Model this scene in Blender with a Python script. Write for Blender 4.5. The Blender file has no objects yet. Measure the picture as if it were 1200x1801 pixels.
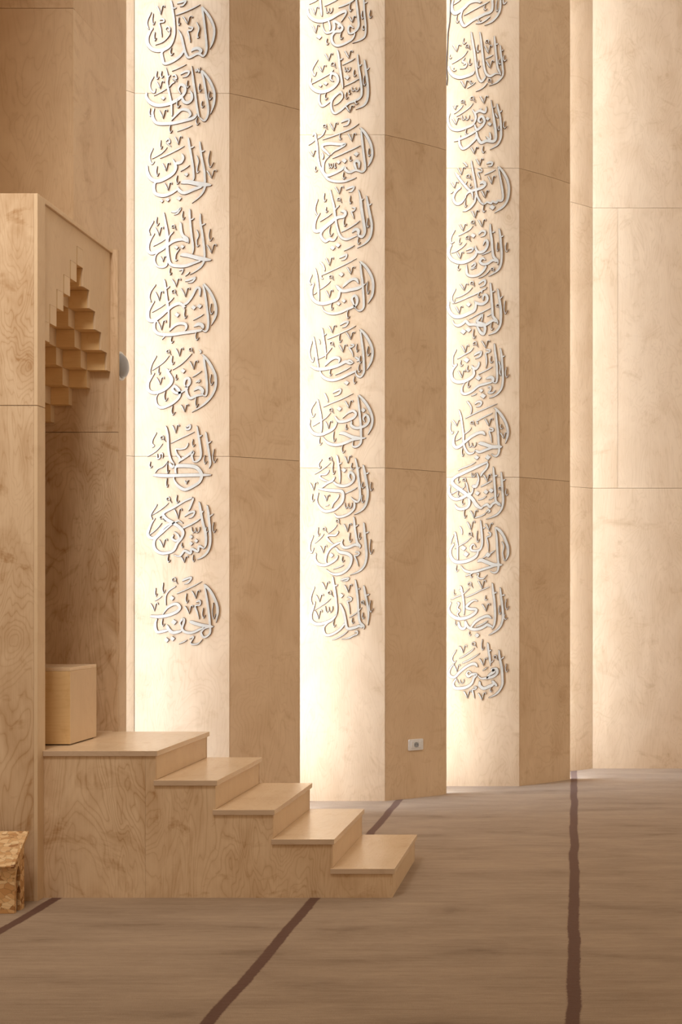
import bpy, bmesh, math, random
from mathutils import Vector
random.seed(7)
SC = bpy.context.scene
COL = SC.collection

# ------------------------------------------------------------------ camera
W_PX, H_PX = 1200, 1801
F_PX, CX, CY, EYE = 2100.0, 1010.0, 1048.0, 1.54
cam = bpy.data.cameras.new('camera')
cam.sensor_fit = 'VERTICAL'
cam.sensor_height = 36.0
cam.sensor_width = 36.0 * W_PX / H_PX
cam.lens = 36.0 * F_PX / H_PX
cam.shift_x = -(CX - W_PX / 2) / H_PX
cam.shift_y = (CY - H_PX / 2) / H_PX
cam_o = bpy.data.objects.new('camera', cam)
cam_o.location = (0, 0, EYE)
cam_o.rotation_euler = (math.radians(90), 0, 0)
COL.objects.link(cam_o)
SC.camera = cam_o

def px(x, y, Y):            # a point of the photograph at depth Y -> world
    return Vector(((x - CX) * Y / F_PX, Y, EYE - (y - CY) * Y / F_PX))

# ------------------------------------------------------------------ light
SC.view_settings.view_transform = 'Standard'
SC.view_settings.look = 'None'
SC.view_settings.gamma = 1.0
SC.view_settings.use_curve_mapping = False
SC.view_settings.exposure = 0.0
world = bpy.data.worlds.new('world')
SC.world = world
world.use_nodes = True
bg = world.node_tree.nodes['Background']
bg.inputs[0].default_value = (1.0, 0.73, 0.48, 1)
bg.inputs[1].default_value = 0.49

def area(name, loc, target, sx, sy, power, col):
    l = bpy.data.lights.new(name, 'AREA')
    l.shape = 'RECTANGLE'; l.size = sx; l.size_y = sy
    l.energy = power; l.color = col
    o = bpy.data.objects.new(name, l)
    o.location = loc
    d = Vector(target) - Vector(loc)
    o.rotation_euler = d.to_track_quat('-Z', 'Y').to_euler()
    COL.objects.link(o)
    return o
area('skylight', (1.2, 8.0, 7.9), (1.2, 8.0, 0), 4.5, 2.0, 36, (1.0, 0.97, 0.93))
area('tower_fill', (-2.4, 3.2, 6.2), (-3.0, 6.02, 2.9), 1.4, 1.4, 40, (1.0, 0.93, 0.85)).data.spread = math.radians(85)  # added fill that brightens the tower front, not a known opening
area('right_side_fill', (4.2, 9.0, 2.7), (-2.7, 6.6, 2.0), 2.0, 3.5, 34, (1.0, 0.90, 0.78))  # added fill from the right for the sides of tower and seat
SLOT = 17.2                  # radiance of the daylight slots

# ------------------------------------------------------------------ materials
def new_mat(name):
    m = bpy.data.materials.new(name); m.use_nodes = True
    nt = m.node_tree
    return m, nt, nt.nodes, nt.links, nt.nodes['Principled BSDF']

def ramp(N, pts):
    r = N.new('ShaderNodeValToRGB')
    e = r.color_ramp.elements
    while len(e) < len(pts): e.new(0.5)
    for k, (p, c) in zip(e, pts):
        k.position = p
        k.color = (c[0], c[1], c[2], 1) if len(c) == 3 else c
    return r

def mth(N, L, op, a, b=None, c=None):
    n = N.new('ShaderNodeMath'); n.operation = op
    for i, v in enumerate((a, b, c)):
        if v is None: continue
        if isinstance(v, (int, float)): n.inputs[i].default_value = v
        else: L.new(v, n.inputs[i])
    return n.outputs[0]

def wood(name, base, dark, axis='Z', rough=0.55, contrast=1.0, knots=1.0, spec=0.35):
    m, nt, N, L, bs = new_mat(name)
    tc = N.new('ShaderNodeTexCoord')
    geo = N.new('ShaderNodeNewGeometry')
    isl = geo.outputs['Random Per Island']
    cmb = N.new('ShaderNodeCombineXYZ')
    for i, k in enumerate((13.0, 7.0, 29.0)):
        L.new(mth(N, L, 'MULTIPLY', isl, k), cmb.inputs[i])
    add = N.new('ShaderNodeVectorMath'); add.operation = 'ADD'
    L.new(tc.outputs['Object'], add.inputs[0]); L.new(cmb.outputs[0], add.inputs[1])
    P = add.outputs[0]
    def scaled(long_, cross):
        v = N.new('ShaderNodeVectorMath'); v.operation = 'MULTIPLY'
        L.new(P, v.inputs[0])
        v.inputs[1].default_value = tuple(long_ if a == axis else cross for a in 'XYZ')
        return v.outputs[0]
    def noise(vec, detail=2.0, rough_=0.5, dist=0.0):
        n = N.new('ShaderNodeTexNoise')
        n.inputs['Scale'].default_value = 1.0
        n.inputs['Detail'].default_value = detail
        n.inputs['Roughness'].default_value = rough_
        n.inputs['Distortion'].default_value = dist
        L.new(vec, n.inputs['Vector'])
        return n.outputs['Fac']
    n1 = noise(scaled(0.95, 3.6), 3.0, 0.5, 0.7)
    n2 = noise(scaled(2.6, 9.0), 2.0, 0.5, 0.4)
    # sparse knots that push the growth rings around them
    vo = N.new('ShaderNodeTexVoronoi'); vo.feature = 'F1'
    vo.inputs['Scale'].default_value = 1.0
    vo.inputs['Randomness'].default_value = 1.0
    wv = N.new('ShaderNodeVectorMath'); wv.operation = 'MULTIPLY_ADD'
    wn = N.new('ShaderNodeTexNoise'); wn.inputs['Scale'].default_value = 5.0; wn.inputs['Detail'].default_value = 3.0
    L.new(P, wn.inputs['Vector'])
    L.new(wn.outputs['Color'], wv.inputs[0]); wv.inputs[1].default_value = (0.16, 0.16, 0.16)
    L.new(scaled(1.5, 2.1), wv.inputs[2])
    L.new(wv.outputs[0], vo.inputs['Vector'])
    d = vo.outputs['Distance']
    bump_k = mth(N, L, 'POWER', 2.718, mth(N, L, 'MULTIPLY', d, -8.0))
    field = mth(N, L, 'ADD', mth(N, L, 'MULTIPLY', n1, 26.0), mth(N, L, 'MULTIPLY', bump_k, 9.0 * knots))
    field = mth(N, L, 'ADD', field, mth(N, L, 'MULTIPLY', n2, 2.2))
    tri = mth(N, L, 'PINGPONG', field, 0.5)
    rl = ramp(N, [(0.0, (0.0,) * 3), (0.16, (0.60,) * 3), (0.45, (0.85,) * 3), (1.0, (1.0,) * 3)])
    L.new(mth(N, L, 'MULTIPLY', tri, 2.0), rl.inputs[0])
    lines = mth(N, L, 'SUBTRACT', 1.0, rl.outputs[0])                # 1 on a growth line
    mod = noise(scaled(1.3, 2.2), 1.0)
    lines = mth(N, L, 'MULTIPLY', lines, mth(N, L, 'MULTIPLY', mod, 1.6))
    blot = noise(scaled(1.6, 3.2), 4.0, 0.6, 1.4)
    bl = ramp(N, [(0.38, (0.0,) * 3), (0.74, (1.0,) * 3)]); L.new(blot, bl.inputs[0])
    sm = noise(scaled(3.4, 2.6), 4.0, 0.6, 2.2)                      # brown flame marks
    sr = ramp(N, [(0.58, (0.0,) * 3), (0.78, (1.0,) * 3)]); L.new(sm, sr.inputs[0])
    fibre = noise(scaled(5.0, 170.0), 2.0, 0.6)
    fi = ramp(N, [(0.35, (0.0,) * 3), (0.75, (1.0,) * 3)]); L.new(fibre, fi.inputs[0])
    kn = ramp(N, [(0.015, (1.0,) * 3), (0.05, (0.40,) * 3), (0.22, (0.0,) * 3)]); L.new(d, kn.inputs[0])
    f = mth(N, L, 'MULTIPLY', lines, 0.36 * contrast)
    f = mth(N, L, 'ADD', f, mth(N, L, 'MULTIPLY', bl.outputs[0], 0.46 * contrast))
    f = mth(N, L, 'ADD', f, mth(N, L, 'MULTIPLY', sr.outputs[0], 0.62 * contrast))
    f = mth(N, L, 'ADD', f, mth(N, L, 'MULTIPLY', fi.outputs[0], 0.12 * contrast))
    f = mth(N, L, 'ADD', f, mth(N, L, 'MULTIPLY', kn.outputs[0], 0.75 * knots))
    f = mth(N, L, 'ADD', f, mth(N, L, 'MULTIPLY', mth(N, L, 'SUBTRACT', isl, 0.5), 0.16))
    mx = N.new('ShaderNodeMix'); mx.data_type = 'RGBA'; mx.clamp_factor = True
    L.new(f, mx.inputs['Factor'])
    mx.inputs['A'].default_value = (*base, 1); mx.inputs['B'].default_value = (*dark, 1)
    L.new(mx.outputs['Result'], bs.inputs['Base Color'])
    bs.inputs['Roughness'].default_value = rough
    bs.inputs['Specular IOR Level'].default_value = spec
    bp = N.new('ShaderNodeBump'); bp.inputs['Strength'].default_value = 0.04; bp.inputs['Distance'].default_value = 0.002
    L.new(fibre, bp.inputs['Height']); L.new(bp.outputs[0], bs.inputs['Normal'])
    return m

BASE = (0.76, 0.575, 0.385); DARK = (0.50, 0.315, 0.165)
M_WALL = wood('birch_wall', BASE, (0.47, 0.285, 0.14), 'Z', 0.6, 0.66, 0.5)
M_MIN = wood('birch_minbar', BASE, (0.43, 0.245, 0.11), 'Z', 0.5, 1.2, 1.1)
M_TREAD = wood('birch_tread', (0.80, 0.61, 0.41), DARK, 'Y', 0.25, 0.40, 0.1, 0.6)
M_PLAIN = wood('birch_plain', (0.77, 0.585, 0.385), DARK, 'Z', 0.5, 0.4, 0.0)
M_EDGE = wood('birch_ply_edge', (0.62, 0.47, 0.34), (0.42, 0.29, 0.18), 'X', 0.6, 0.7, 0.0)
M_GOLD = wood('birch_bounce_tint', (0.84, 0.59, 0.30), (0.62, 0.36, 0.14), 'X', 0.5, 0.6, 0.0)  # golden bounced light put into the colour of faces turned from the room

def simple(name, col, rough=0.5, spec=0.4, noise_amt=0.0, scale=60):
    m, nt, N, L, bs = new_mat(name)
    tc = N.new('ShaderNodeTexCoord')
    n = N.new('ShaderNodeTexNoise'); n.inputs['Scale'].default_value = scale
    L.new(tc.outputs['Object'], n.inputs['Vector'])
    a = tuple(c * (1 - noise_amt) for c in col); b = tuple(min(1, c * (1 + noise_amt)) for c in col)
    r = ramp(N, [(0.3, a), (0.7, b)]); L.new(n.outputs['Fac'], r.inputs[0])
    L.new(r.outputs[0], bs.inputs['Base Color'])
    bs.inputs['Roughness'].default_value = rough
    bs.inputs['Specular IOR Level'].default_value = spec
    return m
M_LETTER = simple('letter_grey', (0.585, 0.54, 0.465), 0.5, 0.4, 0.05, 30)
M_BURN = simple('burnt_cut_edge', (0.15, 0.08, 0.038), 0.8, 0.1, 0.25, 40)
M_WHITE = simple('white_plastic', (0.80, 0.80, 0.80), 0.35, 0.5, 0.02)
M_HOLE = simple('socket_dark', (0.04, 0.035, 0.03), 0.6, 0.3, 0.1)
M_GREY = simple('grey_moulding', (0.36, 0.38, 0.41), 0.35, 0.5, 0.06, 12)
M_CABLE = simple('cable_grey', (0.10, 0.09, 0.085), 0.6, 0.3, 0.1)
M_PLASTER = simple('ceiling_plaster', (0.75, 0.70, 0.63), 0.8, 0.2, 0.03)

def osb():
    m, nt, N, L, bs = new_mat('strand_board')
    tc = N.new('ShaderNodeTexCoord')
    mp = N.new('ShaderNodeMapping'); mp.inputs['Rotation'].default_value = (0.5, 0.4, 0.7)
    mp.inputs['Scale'].default_value = (30, 78, 44)
    L.new(tc.outputs['Object'], mp.inputs['Vector'])
    nz = N.new('ShaderNodeTexNoise'); nz.inputs['Scale'].default_value = 9
    L.new(tc.outputs['Object'], nz.inputs['Vector'])
    ad = N.new('ShaderNodeVectorMath'); ad.operation = 'MULTIPLY_ADD'
    L.new(nz.outputs['Color'], ad.inputs[0]); ad.inputs[1].default_value = (2.5, 2.5, 2.5)
    L.new(mp.outputs[0], ad.inputs[2])
    vo = N.new('ShaderNodeTexVoronoi'); vo.inputs['Scale'].default_value = 1.0
    L.new(ad.outputs[0], vo.inputs['Vector'])
    sp = N.new('ShaderNodeSeparateColor'); L.new(vo.outputs['Color'], sp.inputs[0])
    r = ramp(N, [(0.0, (0.28, 0.12, 0.04)), (0.15, (0.52, 0.26, 0.09)), (0.45, (0.70, 0.42, 0.19)), (0.75, (0.80, 0.53, 0.27)), (1.0, (0.86, 0.63, 0.36))])
    L.new(sp.outputs[0], r.inputs[0])
    ve = N.new('ShaderNodeTexVoronoi'); ve.feature = 'DISTANCE_TO_EDGE'; ve.inputs['Scale'].default_value = 1.0
    L.new(ad.outputs[0], ve.inputs['Vector'])
    er = ramp(N, [(0.0, (0.6,) * 3), (0.05, (1.0,) * 3)]); L.new(ve.outputs['Distance'], er.inputs[0])
    mx = N.new('ShaderNodeMix'); mx.data_type = 'RGBA'; mx.blend_type = 'MULTIPLY'; mx.inputs['Factor'].default_value = 1
    L.new(r.outputs[0], mx.inputs['A']); L.new(er.outputs[0], mx.inputs['B'])
    L.new(mx.outputs['Result'], bs.inputs['Base Color'])
    bs.inputs['Roughness'].default_value = 0.55
    bp = N.new('ShaderNodeBump'); bp.inputs['Strength'].default_value = 0.3; bp.inputs['Distance'].default_value = 0.002
    L.new(sp.outputs[1], bp.inputs['Height']); L.new(bp.outputs[0], bs.inputs['Normal'])
    return m
M_OSB = osb()

def carpet():
    m, nt, N, L, bs = new_mat('beige_carpet')
    tc = N.new('ShaderNodeTexCoord')
    sx = N.new('ShaderNodeSeparateXYZ'); L.new(tc.outputs['Object'], sx.inputs[0])
    def noise(scale, detail=2.0, rough_=0.55):
        v = N.new('ShaderNodeVectorMath'); v.operation = 'MULTIPLY'
        L.new(tc.outputs['Object'], v.inputs[0]); v.inputs[1].default_value = scale
        n = N.new('ShaderNodeTexNoise'); n.inputs['Scale'].default_value = 1.0
        n.inputs['Detail'].default_value = detail; n.inputs['Roughness'].default_value = rough_
        n.inputs['Distortion'].default_value = 0.4
        L.new(v.outputs[0], n.inputs['Vector'])
        return n.outputs['Fac']
    nap = noise((1.3, 4.6, 1), 5.0, 0.6)          # brushed pile
    streak = noise((1.6, 34, 1), 3.0)
    tuft = noise((260, 420, 1), 2.0)
    rib = noise((14, 150, 1), 2.0)
    r1 = ramp(N, [(0.28, (0.0,) * 3), (0.40, (0.55,) * 3), (0.68, (1.0,) * 3)]); L.new(nap, r1.inputs[0])
    f = mth(N, L, 'MULTIPLY', r1.outputs[0], 0.72)
    f = mth(N, L, 'ADD', f, mth(N, L, 'MULTIPLY', mth(N, L, 'SUBTRACT', streak, 0.5), 0.50))
    f = mth(N, L, 'ADD', f, mth(N, L, 'MULTIPLY', mth(N, L, 'SUBTRACT', rib, 0.5), 0.55))
    f = mth(N, L, 'ADD', f, mth(N, L, 'MULTIPLY', mth(N, L, 'SUBTRACT', tuft, 0.5), 1.1))
    hair = noise((2.2, 75, 1), 1.0); hr = ramp(N, [(0.60, (0.0,) * 3), (0.72, (1.0,) * 3)]); L.new(hair, hr.inputs[0])
    f = mth(N, L, 'SUBTRACT', f, mth(N, L, 'MULTIPLY', hr.outputs[0], 0.22))
    f = mth(N, L, 'ADD', f, 0.14)
    mx = N.new('ShaderNodeMix'); mx.data_type = 'RGBA'; mx.clamp_factor = True
    L.new(f, mx.inputs['Factor'])
    mx.inputs['A'].default_value = (0.17, 0.113, 0.073, 1); mx.inputs['B'].default_value = (0.455, 0.345, 0.25, 1)
    # woven prayer-row lines, running away from the camera
    w = noise((1.2, 2.2, 1), 2.0); w2 = noise((60, 60, 1), 1.0)
    xx = mth(N, L, 'ADD', sx.outputs[0], mth(N, L, 'MULTIPLY', mth(N, L, 'SUBTRACT', w, 0.5), 0.035))
    xx = mth(N, L, 'ADD', xx, mth(N, L, 'MULTIPLY', mth(N, L, 'SUBTRACT', w2, 0.5), 0.012))
    dist = mth(N, L, 'PINGPONG', mth(N, L, 'ADD', xx, 13.175), 1.3175 / 2)   # 0 on every row line
    lr = ramp(N, [(0.0255, (1.0,) * 3), (0.0285, (0.0,) * 3)]); L.new(dist, lr.inputs[0])
    m2 = N.new('ShaderNodeMix'); m2.data_type = 'RGBA'
    L.new(lr.outputs[0], m2.inputs['Factor'])
    L.new(mx.outputs['Result'], m2.inputs['A'])
    lc = N.new('ShaderNodeMix'); lc.data_type = 'RGBA'; L.new(tuft, lc.inputs['Factor'])
    lc.inputs['A'].default_value = (0.055, 0.018, 0.012, 1); lc.inputs['B'].default_value = (0.135, 0.050, 0.036, 1)
    L.new(lc.outputs['Result'], m2.inputs['B'])
    L.new(m2.outputs['Result'], bs.inputs['Base Color'])
    bs.inputs['Roughness'].default_value = 0.95; bs.inputs['Specular IOR Level'].default_value = 0.05
    bs.inputs['Sheen Weight'].default_value = 0.32; bs.inputs['Sheen Roughness'].default_value = 0.5; bs.inputs['Sheen Tint'].default_value = (1.0, 0.86, 0.74, 1)
    hh = mth(N, L, 'ADD', mth(N, L, 'MULTIPLY', tuft, 0.4), mth(N, L, 'MULTIPLY', rib, 0.6))
    bp = N.new('ShaderNodeBump'); bp.inputs['Strength'].default_value = 0.6; bp.inputs['Distance'].default_value = 0.006
    L.new(hh, bp.inputs['Height']); L.new(bp.outputs[0], bs.inputs['Normal'])
    return m
M_CARPET = carpet()

def pane_mat(k):
    m, nt, N, L, bs = new_mat('frosted_daylight_pane')
    bs.inputs['Base Color'].default_value = (0.8, 0.8, 0.8, 1)
    bs.inputs['Emission Color'].default_value = (0.67, 0.815, 1.0, 1)
    bs.inputs['Emission Strength'].default_value = SLOT * k
    return m
M_PANES = [pane_mat(k) for k in (0.88, 1.0, 0.88, 1.08)]     # strength tuned slot by slot for the face it lights

# ------------------------------------------------------------------ helpers
def obj(name, bm, mats, parent=None, smooth=False, bevel=0.0):
    me = bpy.data.meshes.new(name)
    bmesh.ops.recalc_face_normals(bm, faces=bm.faces)
    bm.to_mesh(me); bm.free()
    for mm in (mats if isinstance(mats, (list, tuple)) else [mats]): me.materials.append(mm)
    if smooth:
        for p in me.polygons: p.use_smooth = True
    o = bpy.data.objects.new(name, me)
    COL.objects.link(o)
    if parent is not None: o.parent = parent
    if bevel:
        b = o.modifiers.new('bevel', 'BEVEL'); b.width = bevel; b.segments = 2; b.limit_method = 'ANGLE'
    return o

def place(o, parent_loc):
    """shift a part's mesh so that it sits right below its parent's origin"""
    for v in o.data.vertices: v.co -= Vector(parent_loc)
    return o

def thing(name, label, cat, loc=(0, 0, 0), group=None):
    o = bpy.data.objects.new(name, None); COL.objects.link(o)
    o.location = loc; o.empty_display_size = 0.1
    o['label'] = label; o['category'] = cat
    if group: o['group'] = group
    return o

def struct(o, label=None, cat=None):
    o['kind'] = 'structure'
    if label: o['label'] = label
    if cat: o['category'] = cat
    return o

def box(bm, x0, x1, y0, y1, z0, z1, mat=0):
    vs = [bm.verts.new(p) for p in ((x0, y0, z0), (x1, y0, z0), (x1, y1, z0), (x0, y1, z0), (x0, y0, z1), (x1, y0, z1), (x1, y1, z1), (x0, y1, z1))]
    for f in ((0, 3, 2, 1), (4, 5, 6, 7), (0, 1, 5, 4), (1, 2, 6, 5), (2, 3, 7, 6), (3, 0, 4, 7)):
        bm.faces.new([vs[i] for i in f]).material_index = mat
    return vs

def prism(bm, pts, u0, u1, axis):
    """extrude a 2-D outline: axis 'X' -> pts are (y,z); 'Y' -> (x,z); 'Z' -> (x,y)"""
    def P(p, u): return {'X': (u, p[0], p[1]), 'Y': (p[0], u, p[1]), 'Z': (p[0], p[1], u)}[axis]
    a = [bm.verts.new(P(p, u0)) for p in pts]; b = [bm.verts.new(P(p, u1)) for p in pts]
    bm.faces.new(a); bm.faces.new(b[::-1])
    for i in range(len(pts)):
        j = (i + 1) % len(pts)
        bm.faces.new([a[i], a[j], b[j], b[i]])

def panel(bm, path, z0, z1, t=0.018):
    """a plywood sheet that follows a plan polyline; its face is towards -Y, its thickness behind"""
    n = len(path); nor = []
    for i in range(n):
        a = Vector(path[max(0, i - 1)]); b = Vector(path[min(n - 1, i + 1)])
        d = (b - a).normalized(); nor.append(Vector((-d.y, d.x)))
    F0 = [bm.verts.new((p[0], p[1], z0)) for p in path]; F1 = [bm.verts.new((p[0], p[1], z1)) for p in path]
    B0 = [bm.verts.new((p[0] + q.x * t, p[1] + q.y * t, z0)) for p, q in zip(path, nor)]
    B1 = [bm.verts.new((p[0] + q.x * t, p[1] + q.y * t, z1)) for p, q in zip(path, nor)]
    for i in range(n - 1):
        bm.faces.new([F0[i], F0[i + 1], F1[i + 1], F1[i]])
        bm.faces.new([B0[i + 1], B0[i], B1[i], B1[i + 1]])
        bm.faces.new([F1[i], F1[i + 1], B1[i + 1], B1[i]])
        bm.faces.new([F0[i + 1], F0[i], B0[i], B0[i + 1]])
    bm.faces.new([F0[0], F1[0], B1[0], B0[0]]); bm.faces.new([F0[-1], B0[-1], B1[-1], F1[-1]])

def arc(p0, p1, sag, n=10):
    """plan curve from p0 to p1 bulging towards the camera by sag"""
    p0, p1 = Vector(p0), Vector(p1); d = p1 - p0
    nn = Vector((d.y, -d.x)).normalized()
    return [tuple(p0 + d * t + nn * sag * 4 * t * (1 - t)) for t in (i / n for i in range(n + 1))]

GAP = 0.0015
ROWS = [(0.0, 2.5), (2.5, 5.0), (5.0, 7.5)]
def sheet(bm, path, rows=ROWS, backing=True):
    for z0, z1 in rows:
        panel(bm, path, z0 + (GAP if z0 else 0), z1 - GAP)
    if backing:
        q = [(x, y + 0.022) for x, y in path]
        panel(bm, q, 0.0, 7.5, 0.02)

# ------------------------------------------------------------------ the room
bm = bmesh.new(); box(bm, -6, 6, -1.5, 11.2, -0.05, 0.0)
struct(obj('floor', bm, M_CARPET))
bm = bmesh.new(); box(bm, -6, 6, 2.0, 11.2, 8.0, 8.1)
struct(obj('ceiling', bm, M_PLASTER))

# left wall: a flat sheet behind the minbar, returning away from the camera
bm = bmesh.new()
sheet(bm, [(-5.5, 7.03), (-2.955, 7.03)]); sheet(bm, [(-2.95, 7.032), (-2.93, 7.79)])
struct(obj('wall_left', bm, M_WALL))
bm = bmesh.new(); box(bm, -5.5, -2.98, 5.65, 7.029, 5.4, 5.6); box(bm, -5.5, -2.76, 5.6, 5.648, 4.35, 5.6)  # unseen overhead boards, added to keep the upper left wall in shade
struct(obj('added_shade_board_1', bm, M_WALL))
# the pleated mihrab wall: flat face, then a curved face turning away into the next slot
bm = bmesh.new()
sheet(bm, arc((-3.30, 7.97), (-3.028, 8.215), 0.012)); sheet(bm, [(-3.026, 8.22), (-2.374, 8.22)])
sheet(bm, arc((-2.372, 8.222), (-1.957, 8.50), 0.010))
struct(obj('wall_back_left', bm, M_WALL))
bm = bmesh.new()
sheet(bm, [(-2.40, 8.96), (-1.420, 8.96)]); sheet(bm, arc((-1.418, 8.962), (-0.993, 9.27), 0.012))
struct(obj('wall_back_center', bm, M_WALL))
bm = bmesh.new()
sheet(bm, [(-1.40, 9.66), (-0.4435, 9.66)]); sheet(bm, arc((-0.4415, 9.662), (-0.033, 10.02), 0.010))
struct(obj('wall_back_right', bm, M_WALL))
bm = bmesh.new()
sheet(bm, arc((-0.42, 10.20), (0.165, 10.648), 0.012))
sheet(bm, [(0.167, 10.65), (1.42, 10.65)], [ROWS[0], ROWS[2]], False)
sheet(bm, [(0.167, 10.65), (0.3895, 10.65)], [ROWS[1]], False); sheet(bm, [(0.3915, 10.65), (1.64, 10.65)], [ROWS[1]], False)
sheet(bm, [(1.422, 10.65), (4.6, 10.65)], [ROWS[0], ROWS[2]], False); sheet(bm, [(1.642, 10.65), (4.6, 10.65)], [ROWS[1]], False)
panel(bm, [(0.167, 10.672), (4.6, 10.672)], 0, 7.5, 0.02)
struct(obj('wall_right', bm, M_WALL))

# daylight slots: frosted panes standing inside the gaps behind the pleats
for k, (x, y) in enumerate(((-3.09, 7.81), (-2.20, 8.52), (-1.225, 9.27), (-0.27, 10.06)), 1):
    hx, hy = 0.075 * 0.42, 0.075 * 0.9075; tx, ty = 0.012 * 0.9075, 0.012 * 0.42
    bm = bmesh.new()
    prism(bm, [(x - hx, y + hy), (x + hx, y - hy), (x + hx - tx, y - hy - ty), (x - hx - tx, y + hy - ty)], 0.02, 7.45, 'Z')
    struct(obj('window_%d' % k, bm, M_PANES[k - 1]))

# ------------------------------------------------------------------ the minbar
TX = -2.706                                   # the side of its tower
minbar = thing('minbar', 'pale birch plywood pulpit tower with stepped arch opening and five stairs', 'pulpit', (-2.2, 6.5, 0))
ML = (-2.2, 6.5, 0)
def part(name, bm, mat, label=None, parent=minbar, loc=ML, bevel=0.0015):
    o = place(obj(name, bm, mat, parent, bevel=bevel), loc)
    if label: o['label'] = label
    return o
for z0, z1 in ((0, 2.4985), (2.5015, 3.57)):
    bm = bmesh.new(); box(bm, -4.6, TX - 0.02, 6.02, 6.108, z0, z1); part('front_panel', bm, M_MIN)
    bm = bmesh.new(); box(bm, TX - 0.0195, TX, 6.02, 6.108, z0, z1); part('corner_post', bm, M_PLAIN)
bm = bmesh.new(); box(bm, -4.6, -2.677, 7.0, 7.0285, 0, 2.498); part('back_panel', bm, M_MIN)
bm = bmesh.new(); box(bm, -4.6, -2.677, 7.0, 7.0285, 2.501, 3.57); part('back_panel', bm, M_MIN)
bm = bmesh.new(); box(bm, -4.6, TX, 6.1085, 6.9995, 3.548, 3.57); part('roof_board', bm, M_PLAIN)
bm = bmesh.new(); box(bm, -3.9, -3.88, 6.1085, 6.9995, 0.76, 3.547); part('inner_wall', bm, M_MIN)
# stepped arch: thin face sheet and the corbelled blocks behind it
C0, CELL, LZ, LH = 6.57, 0.0845, 3.254, 0.10
YN, YF = 6.109, 6.9995
FX = TX - 0.014
outl = [(YN, 3.547), (YF, 3.547)]
steps_r, steps_l = [], []
for k in range(1, 7):
    h = (k - 0.5) * CELL; zt = LZ + LH * (3 - k) - LH; zt += LH            # top of level k
    zb = LZ - LH * (k - 2)
    zt = zb + LH
    hr = max(k - 1.5, 0.5) * CELL
    steps_r += [(C0 + hr, zt), (C0 + hr, zb)]
    steps_l += [(max(C0 - h, YN), zt), (max(C0 - h, YN), zb)]
def clean(ps):
    out = []
    for p in ps:
        if not out or abs(out[-1][0] - p[0]) + abs(out[-1][1] - p[1]) > 1e-6: out.append(p)
    return out
right = [p for p in steps_r if p[0] < YF - 1e-6]; left = [p for p in steps_l if p[0] > YN + 1e-6]
zr = right[-1][1]; zl = left[-1][1]
outline = clean([(YN, 3.547), (YN, zl)] + left[::-1] + right + [(YF, zr), (YF, 3.547)])
bm = bmesh.new(); prism(bm, outline, FX - 0.012, FX, 'X')
part('arch_panel', bm, M_PLAIN, bevel=0)
BX, BD = FX - 0.0125, 0.105
for k in range(1, 10):
    zb = LZ - LH * (k - 2); zt = min(zb + LH, 3.547)
    for j in range(0, 6):
        h = k - 1.5 - j
        x1 = BX - BD * j; x0 = x1 - BD + 0.0006
        spans = [(YN, YF)] if h < 0 else [(YN, C0 - h * CELL), (C0 + h * CELL, YF)]
        if h < -1.2 and j > 2: continue
        for a, b in spans:
            a, b = max(a, YN), min(b, YF)
            if b - a < 0.01: continue
            front = x1
            if j == 0 and k <= 6 and a <= YN + 1e-6:       # the near blocks come flush with the face sheet, past a thin slit
                a = max(YN, C0 - (k - 0.5) * CELL + 0.009)
                front = FX - 0.0008
                if k == 1: b = C0 + 0.5 * CELL - 0.0004
                if b - a < 0.01: continue
            bm = bmesh.new(); vs = box(bm, x0, front, a, b, zb + 0.0004, zt - 0.0004)
            for f in bm.faces:
                f.material_index = 1 if abs(f.normal.x) > 0.9 or (abs(f.calc_center_median().x - front) < 1e-5) else 0  # sides towards the room stay pale, the others get the painted bounce tint
            part('corbel_block', bm, [M_GOLD, M_PLAIN], bevel=0)
# stairs
Y0, Y1 = 6.08, 6.955
TREADS = [(581, 694), (477, 588), (374, 483), (270, 382), (80.5, 276.5)]
TXR = [((a - CX) * Y0 / F_PX, (b - CX) * Y0 / F_PX) for a, b in TREADS]
TT = 0.027
for k, (a, b) in enumerate(TXR, 1):
    z = 0.15 * k
    a2 = TX + 0.0005 if k == 5 else a
    bm = bmesh.new(); vs = box(bm, a2, b, Y0, Y1, z - TT, z)
    bm.faces.ensure_lookup_table(); bm.faces[2].material_index = 1
    part('tread', bm, [M_TREAD, M_EDGE])
    xr = b - 0.012
    bm = bmesh.new(); box(bm, xr - 0.018, xr, Y0 + 0.028, Y1 - 0.0265, 0.0 if k == 1 else z - 0.15 + 0.0005, z - TT - 0.0005); part('riser', bm, M_PLAIN)
prof = [(TX + 0.0005, 0.0), (TXR[0][1] - 0.012, 0.0), (TXR[0][1] - 0.012, 0.15 - TT - 0.0005)]
for k in range(1, 5):
    xs = TXR[k][1] - 0.012
    prof += [(xs, 0.15 * k - TT - 0.0005) if False else (xs, 0.15 * k - TT - 0.0005), (xs, 0.15 * (k + 1) - TT - 0.0005)]
prof.append((TX + 0.0005, 0.75 - TT - 0.0005))
split = (256 - CX) * (Y0 + 0.01) / F_PX
def side(ya, yb):
    # two sheets that meet in a thin upright seam
    xs1 = split
    left_p = [(TX + 0.0005, 0.0), (xs1 - 0.0008, 0.0), (xs1 - 0.0008, 0.75 - TT - 0.0005), (TX + 0.0005, 0.75 - TT - 0.0005)]
    right_p = [(xs1, 0.0)] + prof[1:-1] + [(xs1, 0.75 - TT - 0.0005)]
    # notch the right sheet round the ends of the treads
    for ps in (left_p, right_p):
        bm = bmesh.new(); prism(bm, ps, ya, yb, 'Y'); part('side_panel', bm, M_MIN, bevel=0)
side(Y0 + 0.010, Y0 + 0.0275); side(Y1 - 0.026, Y1 - 0.0085)
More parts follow.
